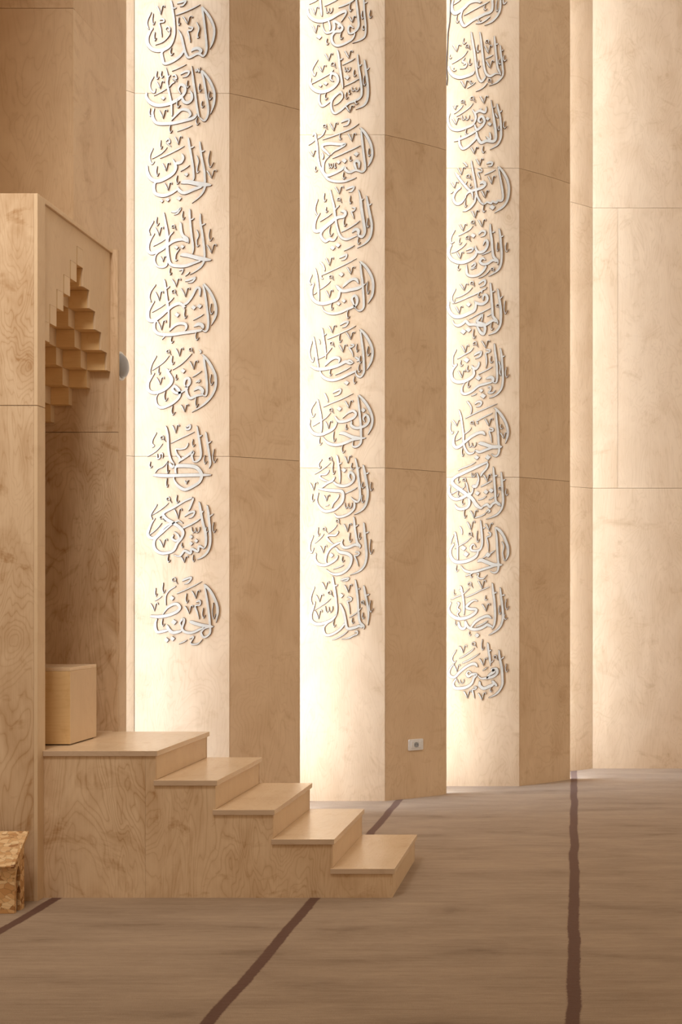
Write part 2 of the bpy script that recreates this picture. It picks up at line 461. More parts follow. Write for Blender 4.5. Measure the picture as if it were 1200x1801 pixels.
bm = bmesh.new(); box(bm, -3.879, TX, 6.1085, 6.9995, 0.722, 0.75); part('floor_board', bm, M_TREAD)

# seat block on the platform
SL = (-2.88, 6.48, 0.75)
seat = thing('seat_block', 'square birch plywood seat block on the pulpit platform inside the tower', 'seat', SL)
bm = bmesh.new(); box(bm, -3.10, -2.663, 6.308, 6.655, 0.756, 1.142)
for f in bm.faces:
    c = f.calc_center_median(); f.material_index = 1 if abs(c.x + 2.663) < 1e-4 else 0  # pale right side, painted bounce tint on the rest
part('seat_body', bm, [M_GOLD, M_PLAIN], parent=seat, loc=SL)
bm = bmesh.new(); box(bm, -3.10, -2.663, 6.308, 6.655, 1.1425, 1.16); part('seat_top', bm, M_TREAD, parent=seat, loc=SL)
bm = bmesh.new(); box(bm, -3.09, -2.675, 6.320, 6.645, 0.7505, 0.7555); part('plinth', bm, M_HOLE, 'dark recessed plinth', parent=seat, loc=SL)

# low sloping reading stand of strand board
RL = (-2.95, 5.85, 0)
stand = thing('reading_stand', 'low sloping strand board reading stand on the carpet by the tower', 'reading stand', RL)
bm = bmesh.new(); box(bm, -3.215, -2.7125, 5.785, 5.800, 0.0, 0.222); part('front_board', bm, M_OSB, parent=stand, loc=RL)
def rs_side(x0, x1):
    zt = lambda y: 0.226 + (y - 5.755) / (5.912 - 5.755) * 0.141 - 0.004
    cut = [(5.846, 0.0), (5.848, 0.06), (5.846, 0.098), (5.838, 0.118), (5.836, 0.130), (5.842, 0.148), (5.848, 0.172), (5.846, 0.196), (5.836, 0.215), (5.826, 0.224),
           (5.816, 0.212), (5.808, 0.190), (5.806, 0.160), (5.812, 0.138), (5.818, 0.122), (5.810, 0.105), (5.806, 0.085), (5.806, 0.0)]
    out = [(5.8005, 0.0), (5.8005, zt(5.8005)), (5.888, zt(5.888)), (5.888, 0.0)] + cut
    bm = bmesh.new(); prism(bm, out, x0, x1, 'X'); part('side_board', bm, M_OSB, parent=stand, loc=RL, bevel=0)
rs_side(-2.728, -2.7125); rs_side(-3.215, -3.1995)
bm = bmesh.new()
dy, dz = 5.912 - 5.755, 0.141; ln = math.hypot(dy, dz); ny, nz = -dz / ln * 0.014, dy / ln * 0.014
prism(bm, [(5.755, 0.226), (5.912, 0.367), (5.912 + ny, 0.367 + nz), (5.755 + ny, 0.226 + nz)], -3.23, -2.698, 'X')
part('sloping_top', bm, M_OSB, parent=stand, loc=RL)
bm = bmesh.new(); box(bm, -3.199, -2.7285, 5.872, 5.887, 0.06, 0.30); part('back_board', bm, M_OSB, parent=stand, loc=RL)

# ------------------------------------------------------------------ small fittings
# socket on the curved face of the centre pleat
pth = arc((-1.418, 8.962), (-0.993, 9.27), 0.012, 40)
def on_path(xp):
    best = min(range(1, len(pth)), key=lambda i: abs(CX + pth[i][0] / pth[i][1] * F_PX - xp))
    p = Vector(pth[best]); d = (Vector(pth[best]) - Vector(pth[best - 1])).normalized()
    return p, d
p, d = on_path(731)
nv = Vector((d.y, -d.x))
zc = EYE - (1309.5 - CY) * p.y / F_PX
out = thing('wall_socket', 'white rectangular power socket low on the shaded plywood wall face', 'socket', (p.x + nv.x * 0.001, p.y + nv.y * 0.001, zc))
out.rotation_euler = (0, 0, math.atan2(d.y, d.x))
def rrect(bm, w, h, y0, y1, r=0.006, cx=0, cz=0):
    pts = []
    for sx, sz, a0 in ((1, 1, 0), (-1, 1, 90), (-1, -1, 180), (1, -1, 270)):
        for k in range(4):
            a = math.radians(a0 + 30 * k)
            pts.append((cx + sx * (w / 2 - r) + r * math.cos(a), cz + sz * (h / 2 - r) + r * math.sin(a)))
    prism(bm, pts, y0, y1, 'Y')
bm = bmesh.new(); rrect(bm, 0.124, 0.084, -0.010, -0.0002); obj('cover_plate', bm, M_WHITE, out, bevel=0.0015)
bm = bmesh.new(); rrect(bm, 0.088, 0.054, -0.0120, -0.0101, 0.003); o = obj('module_frame', bm, M_WHITE, out)
bm = bmesh.new(); rrect(bm, 0.025, 0.050, -0.0150, -0.0121, 0.002, -0.030); obj('blank_module', bm, M_WHITE, out, bevel=0.001)
bm = bmesh.new(); rrect(bm, 0.022, 0.050, -0.0150, -0.0121, 0.002, 0.0315); obj('blank_module', bm, M_WHITE, out, bevel=0.001)
bm = bmesh.new()
N_ = 28
ri, ro = 0.0175, 0.0195
for i in range(N_):
    a, b = 2 * math.pi * i / N_, 2 * math.pi * (i + 1) / N_
    q = []
    for yy in (-0.0121, -0.0155):
        for r_ in (ri, ro):
            for t in (a, b): q.append(bm.verts.new((r_ * math.cos(t), yy, r_ * math.sin(t))))
    for f in ((4, 5, 7, 6), (0, 4, 5, 1), (2, 3, 7, 6)): bm.faces.new([q[t] for t in f])
obj('socket_rim', bm, M_GREY, out)
bm = bmesh.new()
prism(bm, [(ri * 0.97 * math.cos(2 * math.pi * i / 24), ri * 0.97 * math.sin(2 * math.pi * i / 24)) for i in range(24)], -0.0128, -0.0121, 'Y')
obj('socket_well', bm, M_GREY, out)
for dx_ in (-0.0085, 0.0085):
    bm = bmesh.new(); prism(bm, [(dx_ + 0.003 * math.cos(2 * math.pi * i / 12), 0.003 * math.sin(2 * math.pi * i / 12)) for i in range(12)], -0.0135, -0.0129, 'Y')
    obj('pin_hole', bm, M_HOLE, out)

# round grey fitting on the return of the left wall
fx, fy, fz = -2.9315, 7.69, 3.02
fit = thing('wall_fitting', 'round grey dome fitting on the plywood wall right of the tower', 'fitting', (fx, fy, fz))
def dome(bm, r, h, x0, rings=8, seg=36, flat=0.0):
    prev = None
    for k in range(rings + 1):
        t = k / rings * math.pi / 2
        rr = r * math.cos(t); xx = x0 + h * math.sin(t)
        cur = [bm.verts.new((xx, rr * math.cos(2 * math.pi * i / seg), rr * math.sin(2 * math.pi * i / seg))) for i in range(seg)] if rr > 1e-5 else [bm.verts.new((xx, 0, 0))]
        if prev:
            for i in range(seg):
                j = (i + 1) % seg
                bm.faces.new([prev[i], prev[j], cur[j], cur[i]] if len(cur) > 1 else [prev[i], prev[j], cur[0]])
        else:
            bm.faces.new(cur)
        prev = cur
bm = bmesh.new(); prism(bm, [(0.092 * math.cos(2 * math.pi * i / 40), 0.092 * math.sin(2 * math.pi * i / 40)) for i in range(40)], 0.0008, 0.016, 'X'); obj('base_ring', bm, M_WHITE, fit, bevel=0.003)
bm = bmesh.new(); dome(bm, 0.078, 0.040, 0.0165); obj('dome_cover', bm, M_GREY, fit, smooth=True)

# loose cable down the left edge of the third lit face
cu = [(792, 0), (791.5, 20), (790.5, 38), (789, 48), (787.5, 58), (787, 72), (786.3, 90), (785.4, 110), (785, 120), (786.5, 138), (785.6, 150)]
cab = [px(x + 0.6, y, 9.652) for x, y in [(792.6, -60)] + cu]
bm = bmesh.new(); prev = None
for c in cab:
    r_ = 0.0042
    cur = [bm.verts.new((c.x + r_ * math.cos(math.pi * i / 4), c.y + r_ * math.sin(math.pi * i / 4), c.z)) for i in range(8)]
    if prev:
        for i in range(8): bm.faces.new([prev[i], prev[(i + 1) % 8], cur[(i + 1) % 8], cur[i]])
    else: bm.faces.new(cur)
    prev = cur
bm.faces.new(prev[::-1])
o = obj('loose_cable', bm, M_CABLE, smooth=True)
o['label'] = 'thin dark cable hanging down the left edge of the right lettered wall face'; o['category'] = 'cable'

MED = '''
m 250 0
4.8 91 11 103 27 110 45 108 62 103 75
4.5 91 12 93 22 96 45 98 65 98 78 93 86 86 82
6 86 82 90 78 86 74 79 75 75 79
5 93 86 85 82 72 88 67 82 64 72 60 55 55 45
5.5 65 76 58 86 46 94 35 97 32 90 31 80 40 74
4.5 44 1 46 10 49 30 50 50 49 62
6.5 49 60 42 71 30 77 18 76 10 68 9 58 13 49 18 43
3 46 14 53 13
3 15 19 9 32 9 40 12 46
3 37 45 39 41 43 44 42 48 38 46
2.5 43 48 42 54 34 63 21 69
3.5 28 31 33 30 34 34 27 36 29 45 31 57
v 23 9 12 14
i 16 21 5 17
i 19 49 4 13
i 43 73 6 11
2.6 52 24 70 17 89 8
4 54 6 61 4 67 3 63 9 58 11
i 55 27 4 12
v 62 25 15 13
3.5 71 42 77 43 75 47 70 48 72 56 74 65
2.8 83 34 87 44 85 52 85 58 88 56
m 250 112
5 91 11 103 27 110 45 109 62 104 77
4.5 90 12 94 25 98 50 101 70 99 82 94 87 86 80
4.5 87 82 84 68 81 45 78 25 76 4
6 84 77 78 83 60 88 45 91 25 91 18 84 17 75 20 68
5 45 86 55 75 62 70 71 72 74 78 70 83
4.2 46 80 45 60 42 45 39 30 40 22 37 7
3 40 22 44 18
5.8 8 44 8 52 14 60 25 64 40 62 52 57 61 50 66 43 65 35 59 33 56 40 60 47
5.2 61 50 64 58 70 60 76 55 76 47 73 41
3 42 36 46 31 51 28
3.2 47 20 51 18 53 24 48 24 54 28
3 19 20 14 28 13 36 16 43 20 44 22 38
d 33 53 6
2.4 19 49 38 39
v 22 27 12 12
i 22 12 5 12
i 29 12 5 10
2.5 46 12 68 2
4 59 17 66 13 72 13 69 19 62 22
i 68 26 5 11
i 86 31 5 12
i 101 42 6 13
i 90 57 5 10
i 53 54 6 13
i 12 68 4 12
v 26 70 13 14
i 82 82 6 11
i 42 93 5 12
2.5 54 103 77 94
3 81 9 83 13 85 9 87 14 89 6
m 250 238
3 18 20 13 30 13 38 16 44 20 40
2.2 16 36 30 28 39 19
3 37 10 41 6 43 12 38 12 45 18
i 28 8 4 13
v 50 2 11 13
3 28 35 45 27 65 17
4.5 71 4 72 14 75 30 78 50 79 65 77 70
3 73 20 80 18
4.5 88 10 89 20 91 35 95 55 96 72 95 82 88 93 76 103
3 89 26 96 24
i 100 24 9 25
v 98 53 15 13
2.8 83 31 86 40 84 50 84 57 88 54
7 60 72 70 71 85 74 95 75 106 76
6 92 78 80 82 65 88 57 84 55 78
6 55 82 45 88 33 92 22 89 19 82 20 74 24 71
6 9 46 9 56 14 66 24 70 36 66 48 58 52 50 50 42 47 36
5.5 51 43 59 42 63 36 61 28
d 68 60 6
2.5 59 55 73 46
i 22 47 5 15
v 31 42 12 13
i 52 61 6 13
v 34 72 12 12
d 31 100 5
d 40 98 6
d 57 96 7
m 250 366
4 45 6 52 6 59 1 55 8 49 11
i 61 5 5 13
4.5 73 2 73 14 75 35 78 60 77 70
3 74 19 80 16
4.5 89 9 89 22 92 40 95 65 95 77 92 86 84 94 73 101
3 90 27 97 24
i 101 32 7 18
v 98 55 15 14
2.8 83 33 86 42 83 50 84 58 88 56
6.5 59 71 70 72 85 76 95 78 106 79
6 90 80 78 84 66 88 55 88 45 86 41 78 39 60 39 42 36 20 34 7
3 41 48 43 42 49 36
w 45 26 8
5.5 59 22 60 35 63 43 69 47 71 54
6 70 52 62 48 50 50 40 56 28 64 17 69 11 66 10 58 14 48 20 39
3 19 20 13 30 11 36 14 42
i 22 14 5 13
v 20 29 13 14
2.4 18 58 36 48
3.8 39 80 38 87 32 90 24 88 20 80 23 70 36 62
v 28 73 9 9
d 53 60 6
d 62 59 6
2.8 58 62 52 70 51 79 55 79
i 42 91 4 10
3 57 95 63 93 60 101
3 66 103 73 97
m 250 488
v 45 2 14 13
4 66 6 73 4 81 1 77 7 70 9
3 22 11 14 22 12 32 15 38
4.2 34 3 36 13 38 30 41 50 42 76
3 37 18 43 14
2.8 39 40 49 31
w 45 19 9
v 20 21 13 15
v 59 16 14 14
5 88 29 88 18 83 17 76 30 69 39 62 43 66 50
6.5 66 46 58 40 48 43 38 51 28 60 18 66 11 64 10 55 13 47 20 36
2.4 16 53 36 41
d 54 57 7
i 64 49 5 13
d 79 46 7
d 88 44 7
2.6 78 65 94 56
5 94 10 105 25 112 42 112 58 105 73
4.5 93 12 96 25 99 48 101 65 100 78 96 82 91 79
6.5 92 78 92 73 86 71 79 75
6 92 80 80 82 65 84 45 87 28 86 20 80 20 70 26 63
5 42 81 50 73 58 70 66 71 68 76 66 81
i 103 40 6 16
v 23 65 14 15
3 31 94 36 88
i 44 90 5 9
i 81 82 6 13
m 250 610
3 23 14 16 26 13 38 15 42
2.2 16 36 32 25 42 14
w 37 5 8
i 45 14 5 13
v 51 2 12 13
w 71 2 8
2.4 47 35 62 25 76 11
3 87 5 90 8 88 11
5 92 12 102 24 111 42 112 60 105 76 92 89 76 99
4.5 94 14 95 25 98 45 99 65 97 74 91 73
6.5 91 72 92 66 86 62 79 67
5.5 94 73 84 74 74 78 69 72 68 62 73 55 71 48 66 50 65 58 71 63
5.5 71 62 60 69 52 70 47 65 50 60 57 67 57 76 48 85 33 92 24 89 22 78 26 70
6 38 33 42 42 46 50 43 58 33 66 20 70 11 66 10 56 14 49 20 40
3 41 37 45 35
i 25 31 4 11
v 22 46 12 12
d 63 37 7
i 51 42 4 8
v 72 21 13 14
2.6 77 46 91 37
3.5 82 54 88 51 86 55
i 103 42 6 16
i 34 67 6 15
v 59 87 12 12
i 45 89 6 14
i 81 76 5 15
m 250 745
4.5 37 4 40 20 41 40 44 54 50 62
3 23 14 17 24 16 31 19 34 16 37
w 28 19 9
2.3 9 50 22 42 32 31
v 46 2 11 13
4 68 6 73 3 73 8 68 9 67 5
2.4 44 30 60 22 80 13
4.5 84 4 86 18 88 30 90 45 88 54 81 58 76 56
3 87 20 92 18
4.5 97 13 99 26 102 45 104 60 102 68
3 99 31 106 27
3.5 71 30 67 37 60 39 52 39 53 45 58 50
4.5 52 46 58 53 56 60
5 57 57 66 51 78 43 76 50 79 57
i 76 24 5 11
i 94 48 5 13
i 107 39 7 20
3 24 46 24 53 28 52 28 47 32 46 32 53
2.4 40 57 33 65 25 69 21 75
i 38 59 4 16
i 12 58 5 9
5.5 18 78 40 79 80 78 106 78
6 52 76 52 66 62 64 78 65 86 69 91 78 88 88 78 95 66 100 56 95 50 87 49 80
v 65 86 6 6
i 37 83 4 13
5 42 60 47 66 50 62
m 250 870
5.5 77 5 65 10 50 19 36 26 33 31 39 38 48 43 58 50 63 57 61 65 54 74 48 85 33 89 23 85 19 77 21 67 32 57 46 45 56 40 63 44
5.5 47 42 35 49 26 60 18 66 11 63 10 57 15 44 21 36
4.5 79 5 75 15 71 25
w 37 4 9
2.2 16 31 30 22 41 13
3 24 15 16 27 14 33 17 38
i 52 1 5 12
v 49 21 12 16
4 65 33 72 28 80 26 77 33 71 36
4 49 61 46 66 52 70 57 66 54 60 49 56
5 87 11 89 22 92 40 97 60 97 76 94 82
3 90 28 94 25
5 99 16 101 28 103 50 104 72 100 86 92 94 84 98
3 102 34 109 29
5 95 82 87 78 85 86 76 82 74 89 65 85 58 93 48 91
3.6 62 51 75 45 90 36
w 27 32 9
2.2 12 61 22 53 31 43
v 26 67 13 13
s 76 49 12 9
d 75 64 6
d 83 70 6
d 75 74 6
i 60 73 4 7
i 97 49 4 8
i 107 42 6 15
i 39 91 5 11
v 59 93 11 10
i 77 91 4 10
m 255 1015
w 41 1 10
4 57 6 63 3 71 1 67 8 60 11
3 48 14 38 20 32 30 33 43
i 27 9 5 15
i 16 17 4 12
2.3 16 36 27 29
v 9 39 12 13
2.6 49 25 65 18 87 7
d 42 32 7
5.5 9 59 22 60 35 58 48 53 54 47 50 41 42 42 34 48 28 57
5 90 11 101 23 109 40 111 53 108 69
4.5 91 13 94 30 97 50 99 70 99 85 90 91 86 84 91 78 99 76
5.5 68 67 80 71 93 74 105 75
5 90 76 82 80 72 84 62 83 57 78 60 68 59 63 54 69 57 76
6 57 81 44 84 37 79 35 72
5.5 37 80 28 82 20 83 17 77 17 69 20 63
i 26 63 5 11
d 45 68 8
i 62 25 5 14
v 71 20 13 13
v 61 43 13 13
3.5 78 38 84 36 84 42 77 44 80 54 83 64
i 87 47 5 15
i 102 39 6 24
d 34 95 7
d 43 93 7
2.6 52 101 65 95
3 68 93 75 90 70 100 80 101 88 94
m 530 0
2.6 13 7 27 0
4.5 29 -8 30 10 32 26
5.5 11 13 12 23 20 31 32 33 45 29 57 22 66 18 68 22 61 34
v 16 11 11 13
s 38 12 10 9
2.8 36 10 58 -1
3.4 57 12 70 7 82 0
4.5 83 -8 85 12 87 30 87 42 80 50 73 51 72 43 75 40 80 44
4 95 -6 96 20 98 40 97 55 90 61 78 66
3 96 6 101 4
i 73 5 5 13
i 91 17 5 12
i 93 39 4 7
i 103 16 5 12
v 72 25 11 10
5 82 51 78 60 66 67 55 70 48 65 47 56 52 49 60 48 63 43 58 37 50 33 51 42 48 48 39 51 34 44 33 35
4 42 32 44 40 44 48
4 57 38 58 44
i 59 50 5 10
v 17 38 11 13
d 28 57 7
i 38 59 5 9
m 530 85
v 36 8 12 12
4.5 55 3 57 13 59 30 62 50 64 62
3 59 19 64 16
v 66 4 12 12
2.8 63 26 82 16
4.5 86 10 87 25 90 45 92 65 90 75 82 80 72 84 62 93 52 99 47 94 46 84 50 75 60 67 63 75 57 83 50 87
3 88 28 92 25
4.8 96 18 98 33 101 55 101 75 96 86 83 93
3 99 34 104 30
w 45 22 9
v 26 26 12 11
3 26 18 18 31 18 37 21 42 24 36
2.5 15 55 30 47 44 39 50 33
5.8 16 45 14 52 17 60 26 66 37 66 49 60 56 51 54 42 47 39 45 47 50 51
4.5 62 66 52 72 45 80 33 88 28 82 28 74 30 69
s 66 29 9 7
i 79 33 5 10
d 70 45 7
2.8 66 58 88 47
s 77 59 11 7
i 94 42 5 15
d 30 57 5
d 38 54 6
i 36 68 5 10
i 67 67 5 10
i 72 63 4 7
i 82 79 5 6
v 67 87 13 11
m 530 208
5 90 15 99 26 106 41 108 55 105 66 101 74
4.5 91 18 93 35 95 55 97 70 97 78 92 82 85 80
5 85 80 81 69 84 65 88 68 88 77
5.5 92 82 83 79 74 82 68 79 66 75 60 79 50 84 40 87 34 82 34 72 37 64 44 57
5 44 57 38 51 33 46 34 41 45 39 57 40 67 40 60 45 50 51 45 57
4.5 21 22 23 31 25 45 26 60 29 74 35 85 42 93 52 96 65 96 76 93 84 90
w 33 10 8
3 37 18 33 26 25 32
3.5 18 28 21 23 24 29
2.5 12 41 22 34
v 43 7 13 13
4 61 7 67 4 73 3 71 10 64 13
2.6 33 33 58 24 75 17 88 9
i 58 24 4 9
v 71 23 12 13
2.8 48 61 70 51 90 42
d 84 55 7
i 101 46 5 12
i 73 58 5 7
d 57 67 6
d 66 65 7
s 42 68 7 8
i 51 68 3 8
v 13 49 11 10
i 21 73 5 8
3 31 52 34 57 33 63
i 63 82 5 10
m 535 325
v 47 3 13 12
4 64 8 70 5 76 4 73 10 68 12
4.5 40 8 43 22 46 35 48 50 51 67 56 79 64 83 74 80 82 77
6 82 77 83 70 78 68 73 73
5.5 82 77 88 79 92 74 92 65 88 40 86 22 83 8
3 87 24 91 22
4.8 95 17 97 30 100 45 103 62 101 78 94 88 81 96
3 98 32 103 29
w 50 20 8
3 54 32 48 38 46 45
6.5 57 40 63 42 61 48 52 50 44 55 34 63 24 70 17 70 16 63 19 53 25 43
3 22 22 18 33 18 42 22 48
5 46 56 36 63 27 72 27 80 33 86 39 83 46 84 51 78
i 30 13 5 13
i 33 34 4 8
2.5 25 56 43 44
i 38 62 7 16
i 69 17 4 12
3.2 73 35 78 36 76 40 72 41 74 46 76 52
i 60 50 5 13
2.6 57 72 72 64 85 55
i 95 51 5 14
i 81 80 5 10
d 44 96 7
d 52 92 7
2.8 61 100 77 92
m 535 445
4 54 8 60 5 65 3 63 9 57 12
v 33 7 12 13
2.5 28 34 45 26 62 18 80 9
2.5 27 34 27 38 30 40
3.5 25 14 30 20 32 28
4 17 23 20 35 22 50 24 73
3 13 33 9 42 10 47 13 48
5.5 16 46 12 57 13 68 20 75 30 77 42 74 51 70 54 62 55 55 52 50
2.3 24 56 33 50 41 43
w 38 34 8
5.5 49 49 54 55 60 58 72 56 84 53 95 46
5 59 52 66 45 74 40 80 41 83 47
5 85 13 96 24 104 40 105 55 103 66 97 77
4.5 86 16 87 30 89 45 90 60 91 75 90 84 84 88 78 84
5 78 84 75 76 73 70 77 65 81 70 80 78 74 82 65 86 53 91 40 92 31 88 28 81
d 57 33 7
v 65 21 12 12
i 95 43 5 19
v 33 56 11 12
d 53 77 6
d 61 73 6
i 41 75 4 11
i 65 87 5 12
2.5 15 63 20 60
m 535 562
4 55 9 61 5 67 4 64 10 58 13
v 37 9 12 12
2.6 36 30 50 24 65 17 79 10
4.2 28 13 30 28 32 42 34 60
3 31 24 35 22
4 15 26 18 45 21 65 23 75
3.5 13 33 9 47 10 58 14 64 16 57
3 23 30 25 38
2.5 22 60 32 55 36 51 43 43
w 39 34 8
i 53 21 5 14
v 53 38 12 12
v 64 19 13 12
3.4 71 38 76 39 73 42 69 43 73 50 75 57
i 79 37 4 12
5 85 15 95 26 103 42 104 54 101 66 95 77
4.5 86 18 88 35 90 50 91 68 91 80 86 87 80 84 78 77
5.5 80 78 70 82 58 88 45 92 34 90 27 84 25 77
5.5 11 71 20 75 32 75 46 72 56 68 64 64 70 67 75 66
5 32 70 40 62 48 58 54 60 53 67
3.5 66 65 69 62 76 66
4 78 57 83 61 80 64
i 84 55 4 11
i 82 68 5 12
2.8 48 84 72 72
i 39 76 4 9
d 65 96 7
i 75 86 5 11
i 95 41 6 14
m 535 680
4 44 10 51 6 56 5 54 11 46 15
3.5 31 10 34 16 37 24
2.5 30 31 40 26 55 20 75 11
4.5 21 19 23 30 26 45 27 60 27 70
3 19 23 13 31 11 38 14 46 18 41
5.5 10 50 8 60 14 70 24 73 34 70 46 63 51 54
w 38 33 8
2.4 14 60 22 55 33 48 41 40
v 32 52 11 12
d 54 34 7
v 62 21 12 12
5 47 45 53 53 65 52 76 47 79 41 74 37 66 41 59 48
5 73 52 72 59 80 63 92 60 98 54 98 48 94 43 90 49 93 54
5 83 13 93 24 101 38 104 50 102 62 97 73
4.5 82 16 84 35 86 55 87 75 86 86 80 91 74 90 75 82
d 90 36 7
i 63 57 4 8
5.5 54 71 61 71 72 76 82 78 94 78
5.5 88 79 76 80 66 84 54 88 44 88 35 84 29 76
i 44 68 5 15
i 23 77 5 11
i 57 88 6 12
m 535 797
3 28 10 23 16 24 23 27 20
2.3 17 32 28 25 41 15
w 37 6 8
i 43 14 5 18
4.5 50 3 52 14 54 30 55 46
3 53 17 58 15
v 61 4 11 12
i 71 15 6 10
d 61 26 7
4 39 26 34 32 26 33 25 37 31 41 38 43
4.5 28 52 35 46 43 42 48 36
5 45 43 50 48 60 50 70 47 76 40 75 33 70 29 68 36 72 41
5.5 23 54 35 56 48 57 57 58 60 64 58 74 50 83 42 87 32 88 24 82 20 72 23 60
4 54 63 50 70 44 77 43 83
v 30 63 9 10
2.3 33 80 39 78
2.6 63 61 72 57 81 52
4.5 78 8 81 22 83 38 85 55 85 68 81 74 74 70 72 66
5 77 74 76 84 68 92 58 96 50 96 46 91
3 81 24 86 22
4.8 90 18 92 28 95 45 97 62 94 78 87 87 76 93
3 93 32 99 30
s 62 75 11 9
i 87 44 6 9
i 87 63 5 12
i 100 44 5 13
v 9 44 12 13
i 12 62 5 11
m 535 908
w 48 5 8
w 28 17 8
i 21 17 4 13
2.4 37 26 45 20 51 13
2.3 17 41 25 34 31 27
4.2 53 23 48 29 40 29 35 32 39 38 46 43
4 15 29 10 40 9 50 12 55 16 48
v 24 44 11 12
v 60 11 12 13
4.5 76 1 77 15 79 30 81 40 85 45 85 49
5.5 85 46 78 43 68 47 60 47 57 41 60 35
5 57 39 48 43 40 49 35 57 33 66 35 72
4.8 91 10 92 25 94 45 95 60 92 74 84 83 70 89
3 78 16 83 13
3 93 26 99 24
i 68 25 5 14
i 83 25 4 10
i 99 35 6 22
5.5 48 47 54 54 64 56 71 60 72 68 68 78 60 85 50 88 41 86 34 80
5 19 56 17 64 22 72 32 74 42 70 50 64 52 59
d 42 59 7
i 57 61 5 8
2.4 45 80 61 74
3.3 78 54 84 55 82 59 77 60 80 67 83 76
m 535 1015
3.6 56 5 62 3 68 2 66 5 58 7
4.5 44 -1 45 9 47 20 49 35 50 50 49 60
3 46 14 52 12
6 49 58 42 65 30 70 20 71 12 66 11 56 15 46 18 37
3 17 15 12 27 11 36 14 42
v 27 7 12 12
v 18 26 12 12
w 36 21 9
2.3 16 50 29 42 41 33
v 17 50 11 14
s 33 44 11 10
v 61 11 12 13
d 57 28 7
3.4 66 30 72 32 71 36 66 37 68 44 70 56
i 44 64 5 11
5 55 40 60 52 63 65 65 76 70 78 82 75 84 74
5 62 70 56 78 46 85 36 88 31 84 31 75 40 67
4.5 78 4 80 18 82 35 83 55 85 68 91 74 91 79
5 90 76 84 74 80 75
3 82 18 86 18
4.3 91 13 93 25 96 40 98 55 97 73
3 94 28 100 26
w 86 36 7
2.5 69 61 80 54 88 46
i 99 35 6 18
i 88 54 4 9
i 72 62 5 8
2.6 43 95 55 90 67 82
3.4 77 83 81 82 81 86 76 88 68 92 57 94
m 775 0
6.5 62 5 54 2 44 5 37 12 28 19 22 21 18 16 18 8 21 0
2.6 20 8 32 0
5.5 79 -6 79 12 76 19 68 22 60 26 50 31 42 37 36 40 32 34 31 26 35 15 42 8
2.6 36 24 50 16 65 8 75 3
i 66 8 5 8
4.5 91 -4 91 12 88 22 82 30 75 35 67 39
i 84 1 5 17
3 95 -2 96 7 101 3
3 54 36 62 35 69 31 74 27 76 26
i 57 25 5 9
i 24 23 5 12
m 775 50
4.3 47 6 49 20 52 38 54 56 57 73 62 81 68 75 68 72
4.3 60 6 62 20 64 38 66 56 69 68 75 73 84 69 91 70
5.5 13 57 14 64 20 72 30 75 42 72 50 68 52 65
i 34 15 6 9
v 19 25 12 11
w 38 25 8
2.4 18 54 28 48 36 42 42 34
i 14 40 4 6
3 38 45 34 50 40 54 38 60 30 62
3.5 33 51 38 53 35 56
i 43 46 5 10
i 19 60 6 5
i 55 25 5 12
i 56 49 5 11
w 68 18 8
v 67 26 11 13
2.8 69 46 80 41
v 69 49 12 12
4 82 12 83 25 85 45 87 60 90 67 92 72
3 84 25 88 24
4 91 26 92 40 94 55 95 70 91 77 84 83 74 87
3 93 35 96 33
i 88 47 5 8
i 95 41 6 9
v 31 79 12 12
i 45 79 5 5
2.5 41 91 54 82
w 72 77 7
2.6 71 83 65 90 54 96
m 775 160
v 60 8 12 12
w 45 9 9
2.5 25 39 36 32 45 25 50 19
w 31 14 8
2.5 21 35 29 29 35 22
v 20 22 6 7
4.5 15 34 12 42 13 50 18 58 28 60 40 56 50 51 54 42 53 36 50 31 49 28
4.5 52 35 60 31 68 33 70 24
3.5 61 27 62 30
v 18 41 12 11
s 33 37 11 8
3 47 43 49 46
i 38 58 4 9
5 52 51 55 59 60 57 66 50 67 45 63 39 58 44 60 48 64 47
5 56 60 46 66 36 71 28 74 21 77
5 55 62 54 72 48 79 40 86 34 88 30 83 29 75 31 67
5.2 55 62 57 72 62 79 70 76 80 77 84 73 84 62 82 48 80 34 77 14
3 80 26 83 25
3.8 75 63 76 74 69 69
4.3 86 20 88 30 91 42 92 58 92 70 88 80 82 85 75 89
3 90 33 94 30
d 72 43 6
d 75 51 6
3 83 34 87 42
i 87 53 4 7
i 95 46 6 11
v 46 85 11 11
i 63 84 5 10
m 775 270
4 47 11 49 25 52 40 54 53 56 65 62 75 68 76
v 54 8 11 11
3 35 14 39 17 41 21
v 26 21 12 12
4.5 23 29 28 37 35 46 42 54 48 60 50 70
3 28 35 30 34
w 39 32 9
2.6 37 48 41 43
i 44 46 5 6
v 16 43 11 10
3 57 23 62 24 63 28 57 29 59 35 61 40
4 70 16 75 14 79 15 77 19 72 20
2.8 67 33 84 25
v 72 34 11 13
5.5 60 46 65 44 68 48 62 53 52 56 42 60 37 68
4.8 32 52 24 58 20 67 22 74 27 77 34 73 40 65
2.3 16 61 20 58
i 37 71 4 10
4.5 54 63 52 74 46 82 40 86 34 88
v 62 56 11 12
4.8 88 20 96 30 102 42 104 55 102 70 96 80 88 86 82 90
4.2 88 22 91 38 94 55 95 66 93 72 87 72 85 75 79 73 77 76 71 74 66 78 60 75
i 64 79 5 10
d 79 82 8
v 47 86 11 12
m 775 378
v 57 7 12 12
w 46 9 8
2.6 28 32 37 27 44 23 50 17
v 29 14 11 11
3 23 23 18 31 16 38 17 43 22 41
i 28 35 5 10
w 38 32 9
2.4 17 58 25 55 34 49 40 43
4 58 30 63 25 68 26 67 31 61 34
d 50 32 7
3.5 39 54 46 51 50 51 47 56 40 58
5.8 18 45 14 52 13 60 18 68 27 72 36 72 46 68 53 62 55 54 53 47
5 53 51 58 57 65 56 70 51 72 44 70 39 67 41 65 47
